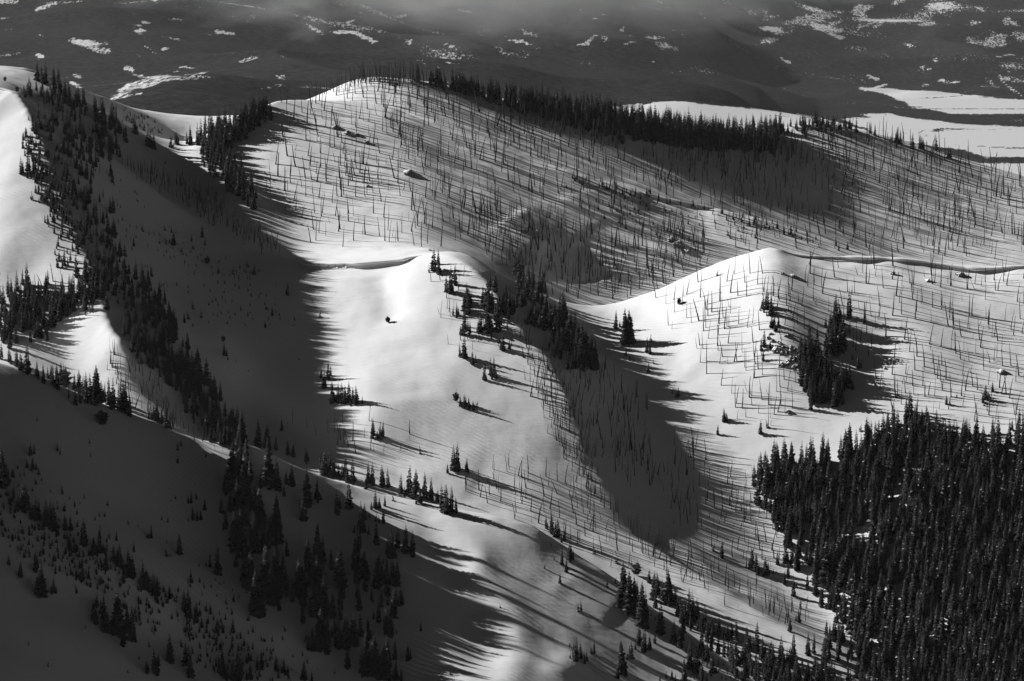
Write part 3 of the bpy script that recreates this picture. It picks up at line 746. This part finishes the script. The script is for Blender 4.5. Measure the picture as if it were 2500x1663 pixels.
# regions of scattered trees: kind, (smallest, largest) height in photo px, how many, phrase, polygon of the bases, plus minimum gap in px
REG = [
 ('c', (46,104), 1300, 'in the dense forest', [(1860,1180),(1885,1135),(1960,1125),(2060,1130),(2120,1090),(2200,1075),(2280,1075),(2380,1110),(2460,1075),(2540,1080),(2540,1760),(2110,1760),(2090,1600),(2080,1480),(2060,1400),(2000,1330),(1940,1240),(1880,1210)], 7),
 ('c', (40,70), 60, 'at the upper edge of the dense forest', [(2120,1090),(2160,1040),(2220,1020),(2270,1030),(2300,1050),(2400,1060),(2500,1040),(2500,1080),(2300,1085)], 8),
 ('c', (40,84), 120, 'at the left edge of the dense forest', [(1845,1150),(1870,1170),(1890,1130),(1950,1200),(2010,1300),(2080,1420),(2110,1600),(2060,1640),(2010,1480),(1920,1340),(1860,1240)], 9),
 ('c', (38,64), 800, 'on the long forested crest', [(1015,200),(1035,203),(1130,218),(1300,257),(1500,288),(1700,328),(1850,332),(1895,325),(1880,372),(1800,368),(1650,358),(1500,330),(1350,292),(1230,258),(1180,240),(1120,225)], 4),
 ('c', (28,60), 170, 'in the dark stand left of the centre hill', [(445,348),(500,334),(560,304),(640,268),(662,262),(655,290),(600,330),(560,360),(545,372),(500,372)], 4),
 ('c', (32,60), 90, 'in the tongue of forest below the left stand', [(500,375),(545,370),(560,400),(600,460),(622,500),(600,500),(560,460),(515,420)], 5),
 ('c', (14,34), 190, 'on the bright edge of the left spur', [(60,240),(75,300),(60,330),(75,420),(100,480),(120,560),(140,620),(200,650),(235,680),(215,620),(185,560),(160,470),(130,400),(100,330),(85,270)], 5),
 ('c', (22,52), 260, 'on the dark upper flank of the steep left spur', [(90,215),(180,250),(240,270),(290,300),(310,350),(270,400),(260,480),(280,560),(300,640),(270,680),(225,640),(190,560),(150,440),(120,340)], 6),
 ('c', (24,60), 330, 'on the dark lower flank of the left spur', [(190,680),(270,660),(330,680),(400,740),(430,800),(470,890),(500,960),(570,1050),(600,1090),(520,1090),(430,960),(350,880),(310,830),(250,740)], 6),
 ('c', (36,62), 160, 'in the left-edge stand above the near ridge', [(5,720),(30,700),(120,700),(150,730),(230,690),(260,720),(200,770),(140,790),(110,830),(60,840),(0,845)], 6),
 ('c', (30,75), 130, 'in the dark clump on the right rib', [(1945,880),(1970,850),(1990,860),(2010,900),(2040,950),(2050,985),(2010,1000),(1985,990),(1955,940)], 5),
 ('c', (18,34), 60, 'along the far right crest', [(1880,320),(1950,308),(2000,300),(2050,306),(2100,318),(2000,312),(1900,325)], 7),
 ('c', (24,44), 30, 'on the far right skyline', [(1890,318),(2060,304),(2300,368),(2420,405),(2300,375),(2060,312)], 12),
 ('c', (10,26), 90, 'at the foot of the striped far slope', [(1400,430),(1600,480),(1800,525),(2000,582),(2100,610),(2000,600),(1800,545),(1600,500),(1400,450)], 6),
 ('y', (8,20), 60, 'below the crest of the centre hill', [(1300,420),(1500,470),(1900,560),(1800,600),(1500,560)], 14),
 ('y', (9,26), 430, 'in the rough band across the near slope', [(0,1190),(80,1230),(250,1330),(450,1460),(640,1560),(720,1663),(560,1663),(400,1580),(250,1450),(100,1380),(0,1330)], 5),
 ('y', (8,22), 120, 'scattered over the dark near slope', [(0,1130),(150,1180),(400,1300),(600,1420),(800,1560),(850,1663),(600,1663),(300,1440),(0,1300)], 12),
 ('y', (6,14), 130, 'on the dark slope of the left spur', [(260,400),(420,560),(640,680),(740,800),(500,800),(330,640),(280,520)], 10),
 ('y', (6,16), 50, 'on the shaded ridge behind the left spur', [(230,240),(330,275),(450,340),(420,345),(300,300)], 6),
 ('y', (8,22), 70, 'along the right crest of the near ridge', [(1500,1420),(1700,1580),(1850,1663),(1600,1663),(1700,1620),(1560,1500)], 8),
 ('y', (6,12), 90, 'on the snowy bench beyond the far crest', [(1480,300),(1640,262),(1760,270),(1880,285),(1800,300)], 5),
 ('c', (30,62), 34, 'in the clump on the sunlit shoulder', [(1045,640),(1100,690),(1130,760),(1250,790),(1265,740),(1200,700),(1130,715)], 6),
 ('c', (34,64), 80, 'in the dark stand along the shaded gully', [(1240,650),(1330,700),(1400,760),(1450,850),(1460,910),(1400,900),(1340,830),(1270,740)], 6),
 ('c', (40,72), 14, 'in the upright clump on the bright right slope', [(2015,770),(2065,770),(2070,860),(2020,865)], 6),
 ('c', (36,72), 26, 'on the crest of the shaded near ridge', [(60,905),(150,935),(330,1008),(320,1022),(200,985),(100,930)], 6),
 ('c', (36,76), 75, 'along the right crest of the near ridge', [(1560,1410),(1640,1450),(1700,1510),(1800,1590),(1900,1640),(2000,1660),(2050,1700),(1850,1700),(1780,1640),(1700,1560),(1620,1490)], 7),
 ('c', (40,76), 60, 'between the near ridge and the dense forest', [(1850,1630),(2100,1540),(2130,1700),(1850,1700)], 7),
 ('c', (46,98), 42, 'in the column down the near slope', [(560,1110),(640,1130),(690,1300),(700,1440),(640,1500),(590,1380),(570,1240)], 12),
 ('c', (44,96), 42, 'in the tall dark clump low on the near slope', [(720,1340),(860,1330),(960,1420),(1000,1560),(930,1663),(800,1663),(730,1500)], 12),
 # dead trees
 ('s', (34,62), 1050, 'on the striped far slope', [(790,240),(830,205),(900,192),(1000,198),(1100,218),(1250,265),(1500,325),(1700,360),(1880,378),(1930,320),(2000,305),(2100,325),(2300,380),(2500,440),(2540,450),(2540,640),(2200,625),(2060,600),(1800,520),(1400,420),(1200,348),(1000,282),(900,250)], 5),
 ('s', (30,54), 120, 'on the skyline of the far crest', [(790,236),(850,200),(900,190),(1000,196),(1040,202),(900,198),(850,206)], 4),
 ('s', (40,64), 190, 'on the bright left face of the centre hill', [(680,252),(760,246),(930,260),(1000,330),(1000,460),(1040,600),(760,605),(660,545),(640,470),(680,380)], 11),
 ('s', (36,64), 440, 'on the right face of the centre hill', [(935,262),(1100,320),(1400,428),(1800,528),(2060,605),(1900,600),(1780,622),(1600,700),(1500,735),(1440,740),(1340,715),(1200,640),(1100,605),(1040,600),(980,480)], 6),
 ('s', (36,64), 250, 'in the hollow behind the snow saddle', [(1150,500),(1350,520),(1560,540),(1780,590),(1700,650),(1500,735),(1440,740),(1340,715),(1220,650),(1150,580)], 6),
 ('s', (20,44), 260, 'in the burnt strip behind the left spur', [(290,400),(330,410),(420,440),(500,470),(580,530),(690,615),(640,608),(560,570),(500,535),(400,472),(310,410)], 4),
 ('s', (36,62), 240, 'on the bright right slope', [(1930,640),(2150,640),(2500,665),(2540,1040),(2300,1020),(2150,1000),(2080,940),(2100,850),(2000,760)], 14),
 ('s', (34,62), 110, 'left of the rocky rib', [(1600,730),(1700,680),(1860,640),(1900,720),(1890,850),(1950,980),(1880,1060),(1780,1020),(1700,860)], 13),
 ('s', (30,55), 40, 'among the trees on the rocky rib', [(1880,700),(1940,700),(1980,860),(1930,940),(1880,800)], 8),
 ('s', (28,55), 200, 'along the sunlit spur crest', [(1270,830),(1330,850),(1370,930),(1410,1010),(1440,1090),(1470,1200),(1430,1230),(1380,1120),(1330,1040),(1290,900)], 7),
 ('s', (34,62), 150, 'in the dark gully', [(1370,860),(1440,880),(1560,960),(1580,1080),(1640,1180),(1560,1200),(1480,1130),(1430,1040)], 9),
 ('s', (34,60), 110, 'on the striped slope above the valley floor', [(1640,1060),(1700,1090),(1800,1170),(1900,1300),(1900,1400),(1780,1380),(1640,1280),(1640,1180)], 10),
 ('s', (30,60), 130, 'along the low bright rib', [(1460,1210),(1560,1290),(1700,1370),(1850,1440),(2000,1500),(1950,1530),(1750,1470),(1600,1390),(1480,1290)], 8),
 ('s', (34,62), 90, 'below the sunlit spur', [(1110,1180),(1250,1130),(1400,1180),(1480,1290),(1560,1400),(1480,1380),(1350,1300),(1200,1240)], 10),
 ('s', (22,46), 110, 'on the bright patch left of the dark spur', [(255,850),(310,870),(380,940),(470,1050),(560,1110),(430,1050),(330,1000),(270,930)], 6),
 ('s', (26,50), 50, 'among the trees at the left edge', [(0,700),(240,680),(260,760),(100,830),(0,830)], 10),
 ('s', (20,44), 60, 'on the steep left spur', [(100,300),(260,330),(260,480),(300,650),(200,600),(150,450)], 9),
 ('s', (26,50), 40, 'beside the clump on the sunlit shoulder', [(1040,640),(1200,660),(1270,780),(1250,860),(1100,850),(1070,760)], 10),
 ('s', (28,50), 30, 'on the snow below the bowl', [(890,1020),(1010,1060),(1020,1100),(920,1130),(740,1060),(720,1040)], 10),
]


def pxheight(px, py, h, d):
    return h * d / (F * 1.0)


TREES = []     # kind, x, y, z, height m, px, py, phrase, hpx
for phrase, ox, oy, txt in LIST:
    for it in txt.replace('\n', ' ').split(','):
        w_ = it.split()
        px, py, hp = ox + float(w_[0]) / K, oy + float(w_[1]) / K, float(w_[2]) / K
        best = None
        for dy in (0, 4, 8, 12, 18, 26, 36):
            x, y, z, ok = hit(px, min(py + dy, 1690))
            if ok[0]:
                hm = (hp + dy) * y[0] / F
                if hm < 20 and (best is None): best = (x[0], y[0], z[0], hm); break
        if best is None: continue
        kind = 'p' if len(w_) > 3 else ('c' if hp > 24 else 'y')
        wf = 1.12 if kind == 'c' else 1.0
        TREES.append((kind,) + best[:3] + (best[3] * (1.16 if best[1] < 1280 else 1.08), px, py, phrase, hp, wf))
        if kind == 'c' and hp > 28:
            rc = np.random.RandomState(int(px * 7 + py))
            for _ in range(rc.choice([0, 1, 2, 2, 3])):
                qx, qy = px + rc.normal(0, hp * .16), py + rc.normal(0, hp * .10)
                x, y, z, ok = hit(qx, qy)
                f = rc.uniform(.3, .8)
                if ok[0] and abs(y[0] - best[1]) < 25: TREES.append(('c' if f * hp > 16 else 'y', x[0], y[0], z[0], best[3] * f, qx, qy, phrase, hp * f, 1.1))
RR = np.random.RandomState(42)
for kind, (h0, h1), n, phrase, poly, gap in REG:
    P = np.array(poly, float); lo, hi = P.min(0), P.max(0)
    got = np.zeros((0, 2)); tries = 0
    while len(got) < n and tries < 40:
        c = RR.uniform(lo, hi, (n * 2, 2)); c = c[in_poly(poly, c[:, 0], c[:, 1])]
        # clumping
        cl = vnoise(c[:, 0], c[:, 1], 60, 77) + .6 * vnoise(c[:, 0], c[:, 1], 24, 78)
        if h1 == 104: cl = cl + .5 - 1.3 * np.exp(-(((c - (2075, 1320)) / (60, 22)) ** 2).sum(1)) - .8 * np.exp(-(((c - (2230, 1500)) / (45, 12)) ** 2).sum(1)) - 1.3 * np.exp(-(((c - (2330, 1290)) / (50, 14)) ** 2).sum(1)) - 1.3 * np.exp(-(((c - (2440, 1120)) / (70, 18)) ** 2).sum(1))
        c = c[RR.uniform(-.9, .9, len(c)) < cl + .45]
        for q in c:
            g = gap * (1 if len(got) == 0 else 1)
            if len(got) and (((got[-1500:] - q) / (1, .8)) ** 2).sum(1).min() < g * g * (.5 if tries > 6 else 1) * (.2 if tries > 20 else 1): continue
            got = np.vstack([got, q])
            if len(got) >= n: break
        tries += 1
    got = got + RR.normal(0, 1, got.shape) * ((9, 6) if kind != 'y' else (4, 3))
    x, y, z, ok = hit(got[:, 0], got[:, 1])
    for k in range(len(got)):
        if not ok[k]: continue
        hp = h0 + (h1 - h0) * RR.beta(1.5, 1.5)
        if kind == 's' and RR.uniform() < .22: hp *= RR.uniform(.3, .7)
        if kind == 'c' and RR.uniform() < .12: hp *= .5
        if kind == 'c' and RR.uniform() < .1: hp *= 1.2
        hm = hp * y[k] / F
        if hm > 19: hm = 19 * RR.uniform(.7, 1)
        TREES.append((kind if hp > 13 or kind != 'c' else 'y', x[k], y[k], z[k], hm, got[k, 0], got[k, 1], phrase, hm * F / y[k], 1.0))
print('trees', len(TREES), {k: sum(t[0] == k for t in TREES) for k in 'cpys'})

INFO = {'c': ('conifer_tree', 'conifer', 'conifers'), 'p': ('pine_tree', 'pine', 'pines'), 'y': ('young_conifer', 'young conifer', 'young conifers'), 's': ('dead_tree', 'dead tree', 'dead trees')}
MESH = {}
for k, lst in (('c', CON), ('p', PINE), ('y', YNG)):
    MESH[k] = [(mesh_of('trunk', t, [M_bark]), mesh_of('crown', c, [M_needle, M_load], mi)) for t, c, mi in lst]
MESH['y'] = [(None, mesh_of('young_conifer', merge([t, c]), [M_needle, M_load], np.concatenate([np.zeros(len(t[1]), int), mi]))) for t, c, mi in YNG]
MESH['s'] = [(mesh_of('dead_tree', v, [M_burnt]), None) for v in SNG]
ORD = 'zeroth first second third fourth fifth sixth seventh eighth ninth tenth eleventh twelfth thirteenth fourteenth fifteenth sixteenth seventeenth eighteenth nineteenth'.split()
TENS = ['', '', 'twenty', 'thirty', 'forty', 'fifty', 'sixty', 'seventy', 'eighty', 'ninety']


def ordinal(n):
    if n < 20: return ORD[n]
    if n < 100: return (TENS[n // 10][:-1] + 'ieth') if n % 10 == 0 else TENS[n // 10] + '-' + ORD[n % 10]
    return 'hundred-and-' + ordinal(n - 100) if n > 100 else 'hundredth'


def place(t, idx):
    kind, x, y, z, h, px, py, phrase, hp, wf = t
    R = np.random.RandomState(idx)
    v = MESH[kind][R.randint(len(MESH[kind]))]
    rot = R.uniform(0, 6.28); wid = h * (R.uniform(.6, 1.35) if kind == 's' else R.uniform(.85, 1.2)) * wf
    name, cat, grp = INFO[kind]
    if v[1] is None or (kind == 'y'):
        if kind == 's': o = bpy.data.objects.new(name, v[0])
        else: o = bpy.data.objects.new(name, v[1])
        C.objects.link(o)
    else:
        o = bpy.data.objects.new(name, None); C.objects.link(o); o.empty_display_size = 1
        for nm, me in (('trunk', v[0]), ('crown', v[1])):
            c = bpy.data.objects.new(nm, me); C.objects.link(c); c.parent = o
    o.location = (x, y, z - .02 * h); o.rotation_euler = (R.normal(0, .045), R.normal(0, .045), rot) if kind == 's' else (0, 0, rot); o.scale = (wid, wid, h)
    o['category'] = cat; o['group'] = grp + ' ' + phrase
    return o


STUFF = []
ADJ = {'c': 'conifer', 'p': 'round-headed pine', 'y': 'small conifer', 's': 'burnt tree'}
for kind, cap in (('c', 300), ('p', 60), ('y', 290), ('s', 290)):
    ts = sorted([t for t in TREES if t[0] == kind], key=lambda t: -t[8] * t[9])
    inside = [t for t in ts if -5 < t[5] < 2505 and t[6] < 1700]
    # small trees: the ones read from the photo by hand come first
    top = inside[:cap]
    ids = set(map(id, top))
    STUFF.append((kind, [t for t in ts if id(t) not in ids]))
    byp = {}
    for t in top: byp.setdefault(t[7], []).append(t)
    n = 0
    for phrase, lst in byp.items():
        lst.sort(key=lambda t: t[5])
        med = np.median([t[8] for t in lst])
        for r, t in enumerate(lst):
            o = place(t, n); n += 1
            size = 'tall ' if t[8] > med * 1.2 else 'short ' if t[8] < med * .75 else ''
            who = 'only one' if len(lst) == 1 else ordinal(r + 1) + ' from the left' if r < len(lst) - 1 else 'rightmost one'
            if r == 0 and len(lst) > 1: who = 'leftmost one'
            o['label'] = size + ADJ[kind] + ' ' + phrase + ', ' + who


def build_stuff(kind, ts, name, label):
    src = {'c': CONL, 'p': PINE, 'y': YNG, 's': SNG}[kind]
    VV, FF, MM, n = [], [], [], 0
    R = np.random.RandomState(5)
    for kind_, x, y, z, h, px, py, phrase, hp, wf in ts:
        q = src[R.randint(len(src))]
        if kind == 's': v, f = q; mi = np.zeros(len(f), int)
        else:
            v, f = q[1]; mi = q[2]
            if hp < 22 and kind == 'c' : pass
        a = R.uniform(0, 6.28); w_ = h * R.uniform(.85, 1.2) * wf; c, s_ = math.cos(a), math.sin(a)
        if kind == 's': w_ = h * R.uniform(.55, 1.3) * (1 if h > 8 else 1.3)
        u = np.stack([(v[:, 0] * c - v[:, 1] * s_) * w_ + x, (v[:, 0] * s_ + v[:, 1] * c) * w_ + y, v[:, 2] * h + z - .02 * h], 1)
        if kind == 's': u[:, :2] += (u[:, 2:3] - z) * R.normal(0, .045, 2)
        VV.append(u); FF.append(f + n); MM.append(mi); n += len(v)
    if not VV: return
    me = mesh_of(name, (np.concatenate(VV), np.concatenate(FF)), [M_burnt] if kind == 's' else [M_needle, M_load], np.concatenate(MM))
    o = bpy.data.objects.new(name, me); C.objects.link(o)
    o['kind'] = 'stuff'; o['label'] = label


NM = {'c': ('conifer_forest', 'dense dark conifer forest on the slopes and crests'), 's': ('burnt_forest', 'thousands of bare burnt trunks standing on the snow'),
      'y': ('conifer_scrub', 'low dark conifer scrub poking out of the snow'), 'p': ('pine_scrub', 'low round pines')}
for kind, ts in STUFF: build_stuff(kind, ts, *NM[kind])


# ------------------------------------------------------------------ rocks with snow caps
M_rock = bpy.data.materials.new('rock_under_snow'); M_rock.use_nodes = True
_nt = M_rock.node_tree; _b = _nt.nodes['Principled BSDF']; _b.inputs['Roughness'].default_value = .95
_g = _nt.nodes.new('ShaderNodeNewGeometry'); _sx = _nt.nodes.new('ShaderNodeSeparateXYZ'); _n = _nt.nodes.new('ShaderNodeTexNoise'); _n.inputs['Scale'].default_value = .9; _n.inputs['Detail'].default_value = 4
_tc = _nt.nodes.new('ShaderNodeTexCoord'); _nt.links.new(_tc.outputs['Object'], _n.inputs['Vector'])
_a = _nt.nodes.new('ShaderNodeMath'); _a.operation = 'MULTIPLY_ADD'; _a.inputs[1].default_value = .6
_nt.links.new(_g.outputs['Normal'], _sx.inputs[0]); _nt.links.new(_n.outputs[0], _a.inputs[0]); _nt.links.new(_sx.outputs['Z'], _a.inputs[2])
_r = _nt.nodes.new('ShaderNodeValToRGB'); _r.color_ramp.elements[0].position = .72; _r.color_ramp.elements[0].color = (.1, .1, .1, 1); _r.color_ramp.elements[1].position = .86; _r.color_ramp.elements[1].color = (.8, .8, .8, 1)
_nt.links.new(_a.outputs[0], _r.inputs[0]); _nt.links.new(_r.outputs[0], _b.inputs['Base Color'])


def rock(px, py, w_, h_, label, seed):
    x, y, z, ok = hit(px, py)
    if not ok[0]: return
    m = w_ * y[0] / F / 2.3; hh = h_ * y[0] / F * .8
    bm = bmesh.new(); bmesh.ops.create_icosphere(bm, subdivisions=3, radius=1)
    for v in bm.verts:
        c = v.co.copy()
        k = 1 + .35 * float(vnoise(np.array(c.x * 2 + 9), np.array(c.y * 2 + c.z * 1.3 + 9), 1.0, seed)) + .15 * float(vnoise(np.array(c.x * 5 + 9), np.array(c.y * 5 - c.z * 4 + 19), 1.0, seed + 1))
        v.co = Vector((c.x * m * k, c.y * m * .8 * k, c.z * hh * k * .7))
    me = bpy.data.meshes.new('boulder'); bm.to_mesh(me); bm.free(); me.materials.append(M_rock)
    for p in me.polygons: p.use_smooth = seed % 2 == 0
    o = bpy.data.objects.new('boulder', me); C.objects.link(o)
    o.location = (x[0], y[0], z[0] - hh * .12); o.rotation_euler = (.3, .2, seed * 1.7); o['category'] = 'boulder'; o['label'] = label; o['group'] = 'snow-capped boulders'


ROCKS = [
 (822,312,20,14,'uppermost snow-capped boulder near the top of the centre hill'), (848,324,22,16,'snow-capped boulder below the uppermost one on the centre hill'),
 (872,330,16,12,'small snow-capped boulder right of two others on the centre hill'), (896,350,14,14,'boulder poking out beside burnt trunks on the centre hill'),
 (998,422,30,16,'broad wrinkled boulder half buried in the centre hill'), (898,455,12,8,'small dark round boulder alone on the centre hill'),
 (1280,566,22,16,'dark boulder at the head of the shaded hollow'), (1308,568,16,12,'small dark boulder right of the hollow head'),
 (1638,586,26,16,'upper snow-capped boulder in the burnt hollow'), (1655,598,34,20,'largest snow-capped boulder in the burnt hollow'), (1676,614,24,12,'lowest snow-capped boulder in the burnt hollow'),
 (1910,668,12,8,'small rock just below the white peak'), (1936,674,18,12,'dark rock right below the white peak'),
 (2180,670,12,14,'dark pointed rock under the long cornice'), (2265,686,20,12,'low rock left of the big rock under the cornice'), (2343,672,26,16,'big rock under the long cornice at the right'),
 (2444,910,26,14,'dark boulder in a scoop on the far right slope'), (1925,1006,16,12,'snow-capped boulder above the dense forest'), (2160,900,10,6,'tiny rock on the open right slope'),
 (1050,612,12,9,'rock beside the tree clump on the shoulder'),
]
for _k, (a, b, c, d, l) in enumerate(ROCKS): rock(a, b, c, d, l, 900 + _k)
_R = np.random.RandomState(3); _n = 0
for k in range(26):
    px = _R.uniform(1875, 1965); py = 850 + (px - 1880) * .9 + _R.uniform(-75, 20)
    _n += 1
    rock(px, py, _R.uniform(8, 22), _R.uniform(8, 18), 'broken rock among snow on the rocky rib under the white peak', 1000 + k)

# ------------------------------------------------------------------ mist over the far forest
bm = bmesh.new(); bmesh.ops.create_icosphere(bm, subdivisions=4, radius=1)
me = bpy.data.meshes.new('mist'); bm.to_mesh(me); bm.free()
_m, _nt, _v = volmat('mist_air', .002, .98, .3)
_tc = _nt.nodes.new('ShaderNodeTexCoord')
_n1 = _nt.nodes.new('ShaderNodeTexNoise'); _n1.inputs['Scale'].default_value = 4.0; _n1.inputs['Distortion'].default_value = .7; _n1.inputs['Detail'].default_value = 6; _n1.inputs['Roughness'].default_value = .6
_mp = _nt.nodes.new('ShaderNodeMapping'); _mp.inputs['Scale'].default_value = (1.5, .7, .55); _nt.links.new(_tc.outputs['Object'], _mp.inputs[0]); _nt.links.new(_mp.outputs[0], _n1.inputs['Vector'])
_ln = _nt.nodes.new('ShaderNodeVectorMath'); _ln.operation = 'LENGTH'; _nt.links.new(_tc.outputs['Object'], _ln.inputs[0])
_f = _nt.nodes.new('ShaderNodeMapRange'); _f.inputs[1].default_value = 1.0; _f.inputs[2].default_value = 0.1; _f.inputs[3].default_value = 0; _f.inputs[4].default_value = .72
_nt.links.new(_ln.outputs['Value'], _f.inputs[0])
_q = _nt.nodes.new('ShaderNodeMath'); _q.operation = 'ADD'; _nt.links.new(_n1.outputs[0], _q.inputs[0]); _nt.links.new(_f.outputs[0], _q.inputs[1])
_w = _nt.nodes.new('ShaderNodeMapRange'); _w.inputs[1].default_value = .82; _w.inputs[2].default_value = 1.22; _w.inputs[3].default_value = 0; _w.inputs[4].default_value = .003
_nt.links.new(_q.outputs[0], _w.inputs[0]); _nt.links.new(_w.outputs[0], _v.inputs['Density'])
me.materials.append(_m)
o = bpy.data.objects.new('mist_bank', me); C.objects.link(o)
o.location = P3(1260, -55, 6300); o.scale = (1300, 620, 225)
o['kind'] = 'stuff'; o['label'] = 'soft grey mist bank hanging over the far forest'
cy.volume_step_rate = 1.0; cy.volume_max_steps = 128
